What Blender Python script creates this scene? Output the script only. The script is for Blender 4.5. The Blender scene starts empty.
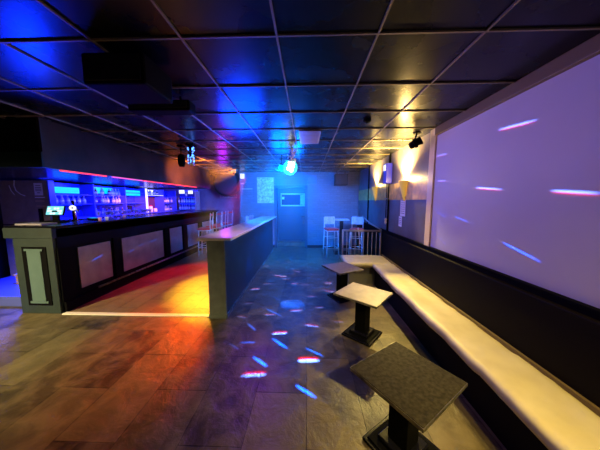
import bpy, bmesh, math, random
from mathutils import Vector, Matrix
random.seed(7)
sc = bpy.context.scene
C = sc.collection
R = math.radians

# ------------------------------------------------------------------ camera
F = 222.0
CAM = Vector((0, 0, 1.7))
PITCH = math.atan(24 / F)
YAW = math.atan(7 / F * math.cos(PITCH))
cam_d = bpy.data.cameras.new('camera')
cam_d.sensor_width = 36
cam_d.lens = 36 * F / 600
cam_d.clip_start = 0.02
cam = bpy.data.objects.new('camera', cam_d)
cam.location = CAM
cam.rotation_euler = (R(90) - PITCH, 0, YAW)
C.objects.link(cam)
sc.camera = cam

# ------------------------------------------------------------------ world, exposure
w = bpy.data.worlds.new('world')
sc.world = w
w.use_nodes = True
w.node_tree.nodes['Background'].inputs[0].default_value = (0.01, 0.012, 0.03, 1)
w.node_tree.nodes['Background'].inputs[1].default_value = 0.2
sc.view_settings.view_transform = 'Standard'
sc.view_settings.look = 'None'
sc.view_settings.exposure = 0.0
sc.view_settings.gamma = 1
sc.view_settings.use_curve_mapping = False


# ------------------------------------------------------------------ lights
def lamp(name, kind, loc, color, energy, size=0.1, aim=None, spot=60, blend=0.5, sy=None):
    d = bpy.data.lights.new(name, kind)
    d.color = color
    d.energy = energy
    if kind == 'AREA':
        d.size = size
        if sy:
            d.shape = 'RECTANGLE'
            d.size_y = sy
    else:
        d.shadow_soft_size = size
    if kind == 'SPOT':
        d.spot_size = R(spot)
        d.spot_blend = blend
    o = bpy.data.objects.new(name, d)
    o.location = loc
    if aim is not None:
        o.rotation_euler = (Vector(aim) - Vector(loc)).to_track_quat('-Z', 'Y').to_euler()
    C.objects.link(o)
    return o


WARM = (1.0, 0.74, 0.2)
# warm ceiling spots of the room, with some added fills
lamp('bench_spot', 'SPOT', (1.72, -0.9, 2.55), WARM, 340, 0.04, (1.45, 1.5, 0.4), 46, 0.8)
lamp('bench_spot', 'SPOT', (1.6, 4.5, 2.5), WARM, 420, 0.04, (1.25, 2.8, 0.4), 46, 0.9)  # added spot carrying the near sconce's light onto bench and tables
lamp('left_floor_spot', 'SPOT', (-5.3, -0.2, 2.25), (1.0, 0.8, 0.36), 1450, 0.1, (-4.1, 2.1, 0.0), 80, 1.0)
lamp('right_floor_spot', 'SPOT', (1.3, -0.3, 2.6), (1.0, 0.72, 0.16), 240, 0.06, (0.3, 1.3, 0), 60, 1.0)
lamp('partition_fill', 'SPOT', (-0.6, 1.9, 2.6), (1.0, 0.8, 0.75), 190, 0.05, (-1.3, 3.7, 1.2), 30, 1.0)  # added lamp, brightens the partition ledge and end board
lamp('bench_spot', 'SPOT', (1.1, 3.5, 2.6), WARM, 110, 0.04, (1.35, 4.6, 0.4), 40, 0.9)  # unseen fill added to warm the far corner of the bench
# coloured party spots
lamp('orange_spot', 'SPOT', (-3.05, 6.0, 2.45), (1.0, 0.55, 0.02), 2200, 0.06, (-1.85, 4.2, 0), 32, 0.8)
lamp('red_spot', 'SPOT', (-2.1, 7.6, 2.5), (1.0, 0.01, 0.0), 1300, 0.08, (-2.7, 4.9, 0), 34, 0.8)
lamp('red_floor_spot', 'SPOT', (-3.0, 5.9, 2.45), (1.0, 0.07, 0.0), 1200, 0.08, (-2.05, 2.6, 0), 24, 1.0)
lamp('canopy_spot', 'SPOT', (-1.5, 4.9, 2.35), (1.0, 0.28, 0.04), 2600, 0.05, (-3.3, 5.9, 2.42), 46, 1.0)
lamp('violet_floor_spot', 'SPOT', (-0.9, 5.0, 2.55), (0.4, 0.02, 1.0), 170, 0.08, (-1.0, 1.8, 0), 32, 1.0)
lamp('violet_screen_spot', 'SPOT', (-0.9, 3.9, 2.5), (0.55, 0.3, 1.0), 125, 0.1, (1.84, 2.9, 1.75), 110, 0.9)
# blue room lights at the far end, and blue lamps added for ceiling glow
lamp('blue_wash', 'SPOT', (-0.6, 4.6, 2.3), (0.0, 0.17, 1.0), 1900, 0.1, (-0.6, 8.0, 1.4), 130, 0.8)
lamp('blue_wash', 'POINT', (-0.3, 6.4, 2.1), (0.0, 0.12, 1.0), 110, 0.15)
lamp('blue_ceiling_fill', 'SPOT', (-1.1, 3.9, 2.25), (0.0, 0.03, 1.0), 420, 0.35, (-1.1, 3.7, 2.72), 155, 1.0)  # unseen lamp added for the blue glow on the ceiling
lamp('blue_ceiling_fill', 'SPOT', (-0.6, 5.4, 2.3), (0.0, 0.08, 1.0), 260, 0.25, (-0.6, 5.2, 2.72), 155, 1.0)  # second added fill, spreads the blue ceiling glow
lamp('blue_reflection_spot', 'SPOT', (-3.85, 3.2, 1.5), (0.0, 0.02, 1.0), 160, 0.15, (-1.7, 1.5, 2.72), 45, 1.0)  # added unseen lamp, its reflection makes the blue ceiling patch
lamp('blue_floor_spot', 'SPOT', (-0.4, 4.7, 2.35), (0.01, 0.1, 1.0), 420, 0.1, (-0.5, 4.8, 0), 95, 1.0)
lamp('violet_wash', 'POINT', (-3.0, 8.0, 2.0), (0.5, 0.02, 1.0), 20, 0.15)
# blue light of the bar, plus an added pale fill
lamp('bar_blue', 'AREA', (-4.35, 6.1, 2.05), (0.0, 0.012, 1.0), 230, 3.6, (-5.5, 6.1, 1.6), sy=0.15)
lamp('bar_sparkle_fill', 'AREA', (-4.35, 6.1, 2.0), (0.7, 0.55, 1.0), 6, 3.4, (-5.5, 6.1, 1.6), sy=0.1)  # added pale fill that puts glints on the bottles
lamp('bar_floor_blue', 'AREA', (-4.85, 3.75, 1.25), (0.0, 0.03, 1.0), 160, 0.3, (-4.7, 3.55, 0), sy=0.5)


# ------------------------------------------------------------------ pixel helper (used once, to lay the beams of the disco light)
cp, sp_, cy_, sy_ = math.cos(PITCH), math.sin(PITCH), math.cos(YAW), math.sin(YAW)
FW = Vector((-sy_ * cp, cy_ * cp, -sp_))
UP = Vector((-sy_ * sp_, cy_ * sp_, cp))
RT = Vector((cy_, sy_, 0))


def ray(u, v):
    return FW + RT * ((u - 300) / F) - UP * ((v - 225) / F)


def at_z(u, v, z):
    d = ray(u, v)
    return CAM + d * ((z - CAM.z) / d.z)


def at_x(u, v, x):
    d = ray(u, v)
    return CAM + d * (x / d.x)


# ------------------------------------------------------------------ materials
def mat(name, col, rough=0.5, metal=0.0, emit=None, es=0.0, spec=0.5, noise=None, bump=0.0, bscale=40,
        trans=0.0, coat=0.0, ior=1.45, alpha=None, rvar=0.0):
    m = bpy.data.materials.new(name)
    m.use_nodes = True
    nt = m.node_tree
    b = nt.nodes['Principled BSDF']
    b.inputs['Base Color'].default_value = (*col, 1)
    b.inputs['Roughness'].default_value = rough
    b.inputs['Metallic'].default_value = metal
    b.inputs['Specular IOR Level'].default_value = spec
    b.inputs['Transmission Weight'].default_value = trans
    b.inputs['Coat Weight'].default_value = coat
    b.inputs['IOR'].default_value = ior
    if emit:
        b.inputs['Emission Color'].default_value = (*emit, 1)
        b.inputs['Emission Strength'].default_value = es
    tc = nt.nodes.new('ShaderNodeTexCoord')
    if noise:
        col2, scale = noise
        n = nt.nodes.new('ShaderNodeTexNoise')
        n.inputs['Scale'].default_value = scale
        n.inputs['Detail'].default_value = 6
        nt.links.new(tc.outputs['Object'], n.inputs['Vector'])
        cr = nt.nodes.new('ShaderNodeValToRGB')
        cr.color_ramp.elements[0].position = 0.35
        cr.color_ramp.elements[1].position = 0.68
        cr.color_ramp.elements[0].color = (*col, 1)
        cr.color_ramp.elements[1].color = (*col2, 1)
        nt.links.new(n.outputs['Fac'], cr.inputs['Fac'])
        nt.links.new(cr.outputs['Color'], b.inputs['Base Color'])
        if rvar:
            mr = nt.nodes.new('ShaderNodeMapRange')
            mr.inputs['To Min'].default_value = rough - rvar
            mr.inputs['To Max'].default_value = rough + rvar
            nt.links.new(n.outputs['Fac'], mr.inputs['Value'])
            nt.links.new(mr.outputs['Result'], b.inputs['Roughness'])
    if bump:
        n2 = nt.nodes.new('ShaderNodeTexNoise')
        n2.inputs['Scale'].default_value = bscale
        n2.inputs['Detail'].default_value = 5
        nt.links.new(tc.outputs['Object'], n2.inputs['Vector'])
        bp = nt.nodes.new('ShaderNodeBump')
        bp.inputs['Strength'].default_value = bump
        bp.inputs['Distance'].default_value = 0.01
        nt.links.new(n2.outputs['Fac'], bp.inputs['Height'])
        nt.links.new(bp.outputs['Normal'], b.inputs['Normal'])
    return m


def floor_mat(name, c1, c2, c3, bw, rh, rough, rot=0.0):
    m = mat(name, c1, rough)
    nt = m.node_tree
    b = nt.nodes['Principled BSDF']
    tc = [n for n in nt.nodes if n.type == 'TEX_COORD'][0]
    mp = nt.nodes.new('ShaderNodeMapping')
    mp.inputs['Rotation'].default_value = (0, 0, rot)
    nt.links.new(tc.outputs['Object'], mp.inputs['Vector'])
    br = nt.nodes.new('ShaderNodeTexBrick')
    br.inputs['Scale'].default_value = 1
    br.inputs['Brick Width'].default_value = bw
    br.inputs['Row Height'].default_value = rh
    br.inputs['Mortar Size'].default_value = 0.0035
    br.inputs['Mortar Smooth'].default_value = 0.3
    br.inputs['Color1'].default_value = (*c1, 1)
    br.inputs['Color2'].default_value = (*c2, 1)
    br.inputs['Mortar'].default_value = (0.01, 0.008, 0.006, 1)
    nt.links.new(mp.outputs['Vector'], br.inputs['Vector'])
    n = nt.nodes.new('ShaderNodeTexNoise')
    n.inputs['Scale'].default_value = 4.5
    n.inputs['Detail'].default_value = 9
    n.inputs['Roughness'].default_value = 0.62
    n.inputs['Distortion'].default_value = 0.35
    nt.links.new(mp.outputs['Vector'], n.inputs['Vector'])
    cr = nt.nodes.new('ShaderNodeValToRGB')
    cr.color_ramp.elements[0].position = 0.42
    cr.color_ramp.elements[1].position = 0.62
    cr.color_ramp.elements[0].color = (0, 0, 0, 1)
    cr.color_ramp.elements[1].color = (1, 1, 1, 1)
    nt.links.new(n.outputs['Fac'], cr.inputs['Fac'])
    mx = nt.nodes.new('ShaderNodeMix')
    mx.data_type = 'RGBA'
    mx.inputs[7].default_value = (*c3, 1)
    mf = nt.nodes.new('ShaderNodeMath')
    mf.operation = 'MULTIPLY'
    mf.inputs[1].default_value = 0.5
    nt.links.new(cr.outputs['Color'], mf.inputs[0])
    nt.links.new(mf.outputs[0], mx.inputs[0])
    nt.links.new(br.outputs['Color'], mx.inputs[6])
    nt.links.new(mx.outputs[2], b.inputs['Base Color'])
    mr = nt.nodes.new('ShaderNodeMapRange')
    mr.inputs['To Min'].default_value = rough - 0.1
    mr.inputs['To Max'].default_value = rough + 0.14
    nt.links.new(n.outputs['Fac'], mr.inputs['Value'])
    nt.links.new(mr.outputs['Result'], b.inputs['Roughness'])
    ad = nt.nodes.new('ShaderNodeMath')
    ad.operation = 'SUBTRACT'
    nt.links.new(n.outputs['Fac'], ad.inputs[0])
    nt.links.new(br.outputs['Fac'], ad.inputs[1])
    bp = nt.nodes.new('ShaderNodeBump')
    bp.inputs['Strength'].default_value = 0.8
    bp.inputs['Distance'].default_value = 0.02
    nt.links.new(ad.outputs[0], bp.inputs['Height'])
    nt.links.new(bp.outputs['Normal'], b.inputs['Normal'])
    return m


def brick_mat(name, c1, c2, mortar, bw, rh, rough):
    m = mat(name, c1, rough)
    nt = m.node_tree
    b = nt.nodes['Principled BSDF']
    tc = [n for n in nt.nodes if n.type == 'TEX_COORD'][0]
    sx = nt.nodes.new('ShaderNodeSeparateXYZ')
    cx = nt.nodes.new('ShaderNodeCombineXYZ')
    nt.links.new(tc.outputs['Object'], sx.inputs[0])
    nt.links.new(sx.outputs['X'], cx.inputs['X'])
    nt.links.new(sx.outputs['Z'], cx.inputs['Y'])
    br = nt.nodes.new('ShaderNodeTexBrick')
    br.inputs['Scale'].default_value = 1
    br.inputs['Brick Width'].default_value = bw
    br.inputs['Row Height'].default_value = rh
    br.inputs['Mortar Size'].default_value = 0.006
    br.inputs['Color1'].default_value = (*c1, 1)
    br.inputs['Color2'].default_value = (*c2, 1)
    br.inputs['Mortar'].default_value = (*mortar, 1)
    nt.links.new(cx.outputs[0], br.inputs['Vector'])
    nt.links.new(br.outputs['Color'], b.inputs['Base Color'])
    bp = nt.nodes.new('ShaderNodeBump')
    bp.inputs['Strength'].default_value = 0.35
    bp.inputs['Distance'].default_value = 0.01
    bp.invert = True
    nt.links.new(br.outputs['Fac'], bp.inputs['Height'])
    nt.links.new(bp.outputs['Normal'], b.inputs['Normal'])
    return m


M = dict(
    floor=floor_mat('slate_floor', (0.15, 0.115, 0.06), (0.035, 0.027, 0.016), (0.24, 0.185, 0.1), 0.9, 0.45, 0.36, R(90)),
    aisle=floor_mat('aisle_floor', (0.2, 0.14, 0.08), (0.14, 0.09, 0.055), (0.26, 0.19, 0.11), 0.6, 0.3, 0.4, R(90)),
    ceiling=mat('gloss_ceiling_tile', (0.004, 0.004, 0.006), 0.27, spec=0.22, bump=0.05, bscale=4, noise=((0.008, 0.008, 0.01), 3), rvar=0.07),
    grid=mat('ceiling_grid_metal', (0.27, 0.21, 0.13), 0.5, 0.2),
    wall=mat('dark_wall', (0.02, 0.02, 0.025), 0.6, noise=((0.03, 0.03, 0.035), 4), bump=0.2),
    backwall=brick_mat('painted_brick', (0.17, 0.19, 0.24), (0.14, 0.16, 0.2), (0.12, 0.135, 0.17), 0.24, 0.08, 0.55),
    purplewall=mat('plum_wall', (0.3, 0.2, 0.3), 0.55, noise=((0.22, 0.14, 0.22), 4), bump=0.2),
    rightwall=mat('satin_dark_panel', (0.17, 0.145, 0.16), 0.32, noise=((0.12, 0.105, 0.115), 2.5), bump=0.15, bscale=6, rvar=0.08),
    goldband=mat('brushed_gold_panel', (0.85, 0.55, 0.12), 0.32, 0.0, noise=((0.5, 0.32, 0.08), 9), bump=0.3, bscale=14),
    screen=mat('white_screen_fabric', (0.72, 0.68, 0.74), 0.5, noise=((0.66, 0.62, 0.7), 1.2)),
    cream=mat('cream_trim', (0.9, 0.72, 0.36), 0.4),
    olive=mat('brown_trim', (0.2, 0.14, 0.05), 0.45),
    blackvinyl=mat('black_vinyl', (0.006, 0.004, 0.0035), 0.6, spec=0.08, bump=0.15, bscale=12),
    black=mat('black_paint', (0.004, 0.004, 0.005), 0.6, spec=0.04),
    blackgloss=mat('black_gloss', (0.006, 0.006, 0.012), 0.25, spec=0.12, bump=0.05, bscale=4),
    greygreen=mat('grey_green_paint', (0.02, 0.036, 0.038), 0.5, noise=((0.015, 0.027, 0.029), 6), bump=0.15),
    palegreen=mat('pale_green_panel', (0.09, 0.15, 0.155), 0.45, noise=((0.075, 0.13, 0.135), 7)),
    steel=mat('brushed_panel', (0.42, 0.38, 0.36), 0.35, 0.35, noise=((0.32, 0.29, 0.28), 5), bump=0.1),
    halfwall=mat('half_wall_board', (0.02, 0.04, 0.06), 0.4, noise=((0.014, 0.028, 0.045), 5), bump=0.1),
    halfend=mat('half_wall_end_board', (0.13, 0.15, 0.14), 0.4, noise=((0.09, 0.105, 0.1), 8)),
    lighttop=mat('pale_worktop', (0.62, 0.55, 0.5), 0.28, noise=((0.52, 0.45, 0.42), 5)),
    cushion=mat('cream_vinyl', (0.8, 0.7, 0.4), 0.45, noise=((0.7, 0.6, 0.31), 4.5), bump=0.25, bscale=9),
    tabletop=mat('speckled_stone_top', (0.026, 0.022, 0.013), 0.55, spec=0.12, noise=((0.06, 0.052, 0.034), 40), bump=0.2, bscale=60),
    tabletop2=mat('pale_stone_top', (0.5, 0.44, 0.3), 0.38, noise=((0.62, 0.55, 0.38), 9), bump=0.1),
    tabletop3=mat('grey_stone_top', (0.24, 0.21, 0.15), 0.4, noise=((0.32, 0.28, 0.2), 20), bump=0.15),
    edge=mat('worn_metal_edge', (0.4, 0.38, 0.33), 0.35, 0.8, noise=((0.1, 0.09, 0.08), 18)),
    railing=mat('railing_steel', (0.5, 0.42, 0.36), 0.4, 0.3),
    chrome=mat('chrome', (0.75, 0.74, 0.72), 0.16, 1.0),
    strip=mat('white_metal_strip', (0.9, 0.85, 0.8), 0.35),
    whitewood=mat('pale_wood', (0.68, 0.6, 0.58), 0.45, noise=((0.5, 0.42, 0.42), 14)),
    redseat=mat('red_vinyl', (0.75, 0.04, 0.05), 0.4),
    paper=mat('white_paper', (0.85, 0.82, 0.86), 0.8),
    ink=mat('printed_ink', (0.16, 0.14, 0.16), 0.7),
    brownpaper=mat('brown_label', (0.55, 0.38, 0.24), 0.7),
    brownpanel=mat('brown_board', (0.3, 0.23, 0.18), 0.6, noise=((0.22, 0.17, 0.13), 6)),
    cardboard=mat('crate_wood', (0.42, 0.27, 0.14), 0.7, noise=((0.3, 0.19, 0.1), 9)),
    step=mat('platform_laminate', (0.08, 0.1, 0.4), 0.35),  # blue of the bar light put into the laminate colour
    shelf=mat('back_bar_board', (0.08, 0.1, 0.4), 0.35),  # board tinted blue to carry the bar light's colour
    backbar=mat('back_bar_mirror_board', (0.03, 0.05, 0.5), 0.25, noise=((0.02, 0.03, 0.2), 11)),  # bar light's blue painted into the backing
    bluelt=mat('blue_led', (0, 0, 0.2), 0.4, emit=(0.0, 0.01, 1), es=6),
    cyanlt=mat('cyan_light_panel', (0, 0.2, 0.3), 0.4, emit=(0.0, 0.55, 1), es=1.3),
    cyan2=mat('cyan_fridge_glow', (0, 0.2, 0.3), 0.4, emit=(0.0, 0.5, 1), es=1.4),
    whitelt=mat('white_light_panel', (0.5, 0.5, 0.5), 0.4, emit=(0.9, 0.9, 1), es=1.2),
    redlt=mat('red_led', (0.2, 0, 0), 0.4, emit=(1, 0.05, 0.08), es=1.6),
    pinklt=mat('pink_led', (0.2, 0, 0), 0.4, emit=(1, 0.15, 0.6), es=1.0),
    screenlt=mat('terminal_screen', (0.1, 0.3, 0.3), 0.3, emit=(0.25, 0.85, 0.9), es=0.9),
    iconw=mat('screen_icons', (0.5, 0.5, 0.5), 0.3, emit=(0.95, 0.95, 1), es=1.1),
    darkmon=mat('dark_monitor', (0.01, 0.01, 0.03), 0.15),
    glob=mat('glowing_globe', (0.1, 0.5, 0.5), 0.2, emit=(0.05, 0.75, 0.65), es=1.2),
    globhot=mat('hot_lens', (0.8, 0.9, 0.8), 0.2, emit=(0.95, 1.0, 0.75), es=7.0),
    cyanglob=mat('cyan_globe', (0, 0.5, 0.6), 0.2, emit=(0.0, 0.75, 0.8), es=2.0),
    bulb=mat('warm_bulb', (1, 0.8, 0.5), 0.4, emit=(1, 0.72, 0.3), es=30),
    shade=mat('amber_shade', (0.65, 0.42, 0.1), 0.35, 0.3, emit=(1, 0.6, 0.1), es=0.35),
    whitebox=mat('white_plastic', (0.75, 0.75, 0.8), 0.4),
    pic=mat('picture_print', (0.5, 0.5, 0.6), 0.5, noise=((0.12, 0.1, 0.16), 22)),
    poster=mat('pale_poster', (0.95, 0.9, 0.95), 0.5, noise=((0.45, 0.4, 0.55), 14)),
    doorp=mat('door_paint', (0.05, 0.07, 0.1), 0.4),
    glass=mat('dark_window_glass', (0.02, 0.03, 0.06), 0.08),
    speaker=mat('speaker_cloth', (0.012, 0.012, 0.014), 0.7, bump=0.3, bscale=120),
    gear=mat('grey_vent', (0.3, 0.31, 0.36), 0.4),
    blueled=mat('blue_dot_led', (0, 0, 0.3), 0.3, emit=(0.08, 0.25, 1), es=4),
    greenglass=mat('green_bottle_glass', (0.05, 0.3, 0.06), 0.1, trans=0.5),
    clearglass=mat('clear_bottle_glass', (0.75, 0.78, 0.9), 0.08, trans=0.55),
    brownglass=mat('brown_bottle_glass', (0.35, 0.14, 0.05), 0.1, trans=0.4),
    labelw=mat('bottle_label', (0.85, 0.82, 0.8), 0.5),
    cap=mat('bottle_cap', (0.6, 0.58, 0.62), 0.3, 0.6),
    tinsel=mat('silver_tinsel', (0.85, 0.85, 0.95), 0.3, 0.4),
)


# ------------------------------------------------------------------ builders
class MB:
    def __init__(s):
        s.bm = bmesh.new()

    def box(s, x0, x1, y0, y1, z0, z1, mtx=None):
        vs = [s.bm.verts.new((x, y, z)) for x in (x0, x1) for y in (y0, y1) for z in (z0, z1)]
        if mtx:
            for v in vs:
                v.co = mtx @ v.co
        for f in ((0, 1, 3, 2), (4, 6, 7, 5), (0, 4, 5, 1), (2, 3, 7, 6), (0, 2, 6, 4), (1, 5, 7, 3)):
            s.bm.faces.new([vs[i] for i in f])
        return s

    def tube(s, pts, r, n=10, r2=None):
        pts = [Vector(p) for p in pts]
        rings = []
        m = len(pts)
        for i, p in enumerate(pts):
            if i == 0:
                d = pts[1] - p
            elif i == m - 1:
                d = p - pts[-2]
            else:
                d = (pts[i + 1] - p).normalized() + (p - pts[i - 1]).normalized()
            d.normalize()
            a = d.orthogonal().normalized() if i == 0 else (pa - d * pa.dot(d)).normalized()
            pa = a
            b = d.cross(a)
            rr = r if r2 is None else r + (r2 - r) * i / (m - 1)
            rings.append([s.bm.verts.new(p + (a * math.cos(2 * math.pi * k / n) + b * math.sin(2 * math.pi * k / n)) * rr) for k in range(n)])
        for i in range(m - 1):
            for k in range(n):
                s.bm.faces.new((rings[i][k], rings[i][(k + 1) % n], rings[i + 1][(k + 1) % n], rings[i + 1][k]))
        s.bm.faces.new(rings[0][::-1])
        s.bm.faces.new(rings[-1])
        return s

    def lathe(s, prof, c=(0, 0, 0), n=20, half=False, mtx=None):
        rings = []
        for r, z in prof:
            ring = []
            for k in range(n + (1 if half else 0)):
                a = (math.pi if half else 2 * math.pi) * k / n
                co = Vector((c[0] + r * math.cos(a), c[1] + r * math.sin(a), c[2] + z))
                if mtx:
                    co = mtx @ co
                ring.append(s.bm.verts.new(co))
            rings.append(ring)
        for i in range(len(rings) - 1):
            for k in range(n):
                k2 = k + 1 if half else (k + 1) % n
                s.bm.faces.new((rings[i][k], rings[i][k2], rings[i + 1][k2], rings[i + 1][k]))
        if not half:
            if prof[0][0] > 1e-4:
                s.bm.faces.new(rings[0][::-1])
            if prof[-1][0] > 1e-4:
                s.bm.faces.new(rings[-1])
        return s

    def prism(s, pts, z0, z1):
        a = [s.bm.verts.new((x, y, z0)) for x, y in pts]
        b = [s.bm.verts.new((x, y, z1)) for x, y in pts]
        n = len(pts)
        s.bm.faces.new(a[::-1])
        s.bm.faces.new(b)
        for i in range(n):
            s.bm.faces.new((a[i], a[(i + 1) % n], b[(i + 1) % n], b[i]))
        return s

    def build(s, name, m, parent=None, bevel=0.0, smooth=False, loc=None):
        bmesh.ops.remove_doubles(s.bm, verts=s.bm.verts, dist=1e-5)
        bmesh.ops.recalc_face_normals(s.bm, faces=s.bm.faces)
        me = bpy.data.meshes.new(name)
        s.bm.to_mesh(me)
        s.bm.free()
        me.materials.append(m)
        if smooth:
            for p in me.polygons:
                p.use_smooth = True
        o = bpy.data.objects.new(name, me)
        C.objects.link(o)
        if parent:
            o.parent = parent
        if loc:
            o.location = loc
        if bevel:
            bv = o.modifiers.new('bevel', 'BEVEL')
            bv.width = bevel
            bv.segments = 2
            bv.limit_method = 'ANGLE'
        return o


def B(x0, x1, y0, y1, z0, z1):
    return MB().box(x0, x1, y0, y1, z0, z1)


def tag(o, label, cat, group=None):
    o['label'] = label
    o['category'] = cat
    if group:
        o['group'] = group
    return o


def thing(name, label, cat, loc=(0, 0, 0), rz=0.0, group=None):
    o = bpy.data.objects.new(name, None)
    o.empty_display_size = 0.1
    C.objects.link(o)
    o.location = loc
    o.rotation_euler = (0, 0, rz)
    return tag(o, label, cat, group)


def struct(o):
    o['kind'] = 'structure'
    return o


def kids(o):
    return [c for c in bpy.data.objects if c.parent == o]


def dup(root, loc, rz=0.0, label=None, group=None):
    def cp_(o, par):
        c = o.copy()
        C.objects.link(c)
        if par:
            c.parent = par
        for ch in kids(o):
            cp_(ch, c)
        return c
    r = cp_(root, None)
    r.location = loc
    r.rotation_euler = (0, 0, rz)
    if label:
        r['label'] = label
    if group:
        r['group'] = group
    return r


# ------------------------------------------------------------------ the setting
XR, XL, ZC = 1.84, -6.6, 2.72
YB, YBL, YF = 8.0, 9.2, -1.6
struct(B(XL - .1, XR + .1, YF - .1, YBL + .1, -0.1, 0).build('floor', M['floor']))
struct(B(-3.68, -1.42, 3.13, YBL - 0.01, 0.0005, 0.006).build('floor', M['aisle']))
struct(B(XL - .1, XR + .1, YF - .1, YBL + .1, ZC, ZC + .1).build('ceiling', M['ceiling']))
g = MB()
xs = [1.07, 0.43, -0.19, -0.79] + [-1.37 - 0.59 * i for i in range(9)]
for x in xs:
    g.box(x - .006, x + .006, YF, 8.0 if x > -2.5 else YBL, ZC - .012, ZC - .0005)
for k in range(-5, 13):
    y = 1.48 + 0.6 * k
    g.box(XL, XR, y - .006, y + .006, ZC - .0125, ZC - .0006)
struct(g.build('trim_1', M['grid']))
# right wall: black lower part, dark panel above, white screen wall near the camera
struct(B(XR, XR + .1, YF, YB + .02, 0, ZC).build('wall_right', M['rightwall']))
struct(B(XR - .03, XR, YF, YB, 0.0, 1.0).build('wall_right', M['blackvinyl']))
struct(B(XR - .05, XR, YF, YB, 1.0, 1.03).build('trim_2', M['black'], bevel=.004))
sc_w = B(XR - .022, XR - .001, YF + .01, 3.279, 1.035, 2.609).build('projection_screen', M['screen'])
tag(sc_w, 'large white projection panel covering the right wall above the cream bench', 'projection screen')
struct(B(XR - .045, XR, 3.28, 3.42, 1.03, ZC).build('trim_3', M['cream'], bevel=.006))
struct(B(XR - .06, XR, YF, 3.28, 2.61, ZC).build('trim_4', M['olive'], bevel=.006))
gb = MB()
gb.box(XR - .012, XR, 3.42, 7.98, 1.72, 2.06)
struct(gb.build('trim_5', M['goldband']))
for y in (5.05, 6.7):
    struct(B(XR - .03, XR, y, y + .04, 1.03, ZC).build('trim_6', M['black']))
# back wall with the door recess
DX0, DX1 = -1.13, -0.03
struct(MB().box(-2.42, DX0, YB, YB + .9, 0, ZC).box(DX1, XR + .1, YB, YB + .9, 0, ZC)
       .box(DX0, DX1, YB, YB + .9, 2.2, ZC).box(DX0, DX1, YB + .6, YB + .9, 0, 2.2).build('wall_back', M['backwall']))
struct(B(DX0, DX1, YB + .25, YB + .6, 0, .17).build('floor', M['aisle']))
struct(B(XL - .1, -2.42, YBL, YBL + .1, 0, ZC).build('wall_back', M['purplewall']))
struct(B(XL - .1, XL, YF, YBL, 0, ZC).build('wall_left', M['wall']))
struct(B(XL - .1, XR + .1, YF - .1, YF, 0, ZC).build('wall_front', M['wall']))
struct(MB().box(-2.42, DX0, YB - .015, YB, 0, .1).box(DX1, XR, YB - .015, YB, 0, .1).build('baseboard_back', M['black']))
struct(MB().box(DX0 - .05, DX0 + .04, YB - .03, YB + .1, 0, 2.24).box(DX1 - .04, DX1 + .05, YB - .03, YB + .1, 0, 2.24)
       .box(DX0 - .05, DX1 + .05, YB - .03, YB + .1, 2.16, 2.25).build('trim_7', M['doorp'], bevel=.004))
dr = B(DX0 + .04, DX1 - .04, YB + .5, YB + .55, .17, 2.16).build('door_1', M['doorp'])
struct(dr)
fy = YB + .5
struct(MB().box(-1.0, -.08, fy - .02, fy, 1.94, 1.99).box(-1.0, -.08, fy - .02, fy, 1.50, 1.55)
       .box(-.14, -.08, fy - .02, fy, 1.5, 1.99).box(-1.0, -.97, fy - .02, fy, 1.5, 1.99).build('window_frame', M['whitebox'], dr))
struct(B(-.97, -.14, fy - .008, fy + .001, 1.55, 1.94).build('glass_pane', M['glass'], dr))
struct(B(-.26, -.14, fy - .014, fy - .008, 1.56, 1.93).build('sign', M['paper'], dr))
struct(B(-.95, -.86, fy - .014, fy - .008, 1.76, 1.86).build('sticker', M['paper'], dr))
struct(MB().box(-.24, -.06, fy - .03, fy, 1.06, 1.11).box(-.17, -.1, fy - .05, fy, .82, 1.06).build('door_handle', M['chrome'], dr))
struct(B(-1.02, -.16, fy - .015, fy, .35, 1.15).build('door_panel', M['doorp'], dr, bevel=.006))

# threshold strip across the mouth of the bar aisle
tag(B(-3.68, -1.42, 3.06, 3.13, 0.0, .012).build('threshold_strip', M['strip'], bevel=.003),
    'pale metal threshold strip on the floor between bar and low partition', 'threshold strip')

# ------------------------------------------------------------------ low partition with ledge
hw = thing('partition', 'long low dark partition with pale ledge dividing dance floor from bar aisle', 'partition', (-1.29, 3.04, 0))
B(-.11, .12, .02, 4.45, 0, 1.15).build('partition_wall', M['halfwall'], hw)
B(-.12, .13, -.005, .02, 0, 1.15).build('end_board', M['halfend'], hw)
B(-.13, .14, -.02, .035, 0, .06).build('base_trim', M['halfend'], hw, bevel=.004)
B(.12, .135, .035, 4.45, 0, .05).build('skirting', M['edge'], hw)
B(-.24, .235, -.05, 4.5, 1.15, 1.19).build('ledge', M['lighttop'], hw, bevel=.008)
B(.235, .243, -.05, 4.5, 1.152, 1.188).build('ledge_edge', M['strip'], hw)

# ------------------------------------------------------------------ bar counter
bar = thing('bar_counter', 'long black bar counter with grey front panels and a grey green end', 'bar counter', (-3.7, 3.1, 0))
B(-.60, -.03, .03, 5.95, 0.0, 1.16).build('counter_body', M['black'], bar)
B(-.03, 0.0, .03, 5.95, 1.0, 1.29).build('front_fascia', M['blackgloss'], bar)
B(-.63, -.02, -.012, .03, 0, 1.155).build('end_board', M['greygreen'], bar, bevel=.004)
B(-.74, .0, -.03, .5, 1.155, 1.31).build('end_cap', M['greygreen'], bar, bevel=.006)
B(-.74, .0, .5, 5.95, 1.155, 1.29).build('upper_body', M['black'], bar)
B(-.72, .06, -.02, 5.98, 1.31, 1.337).build('counter_top', M['blackgloss'], bar, bevel=.006)
B(-.50, -.13, -.022, -.012, .13, 1.03).build('panel_frame', M['black'], bar, bevel=.004)
B(-.42, -.21, -.03, -.022, .2, .97).build('inset_panel', M['palegreen'], bar, bevel=.003)
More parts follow.
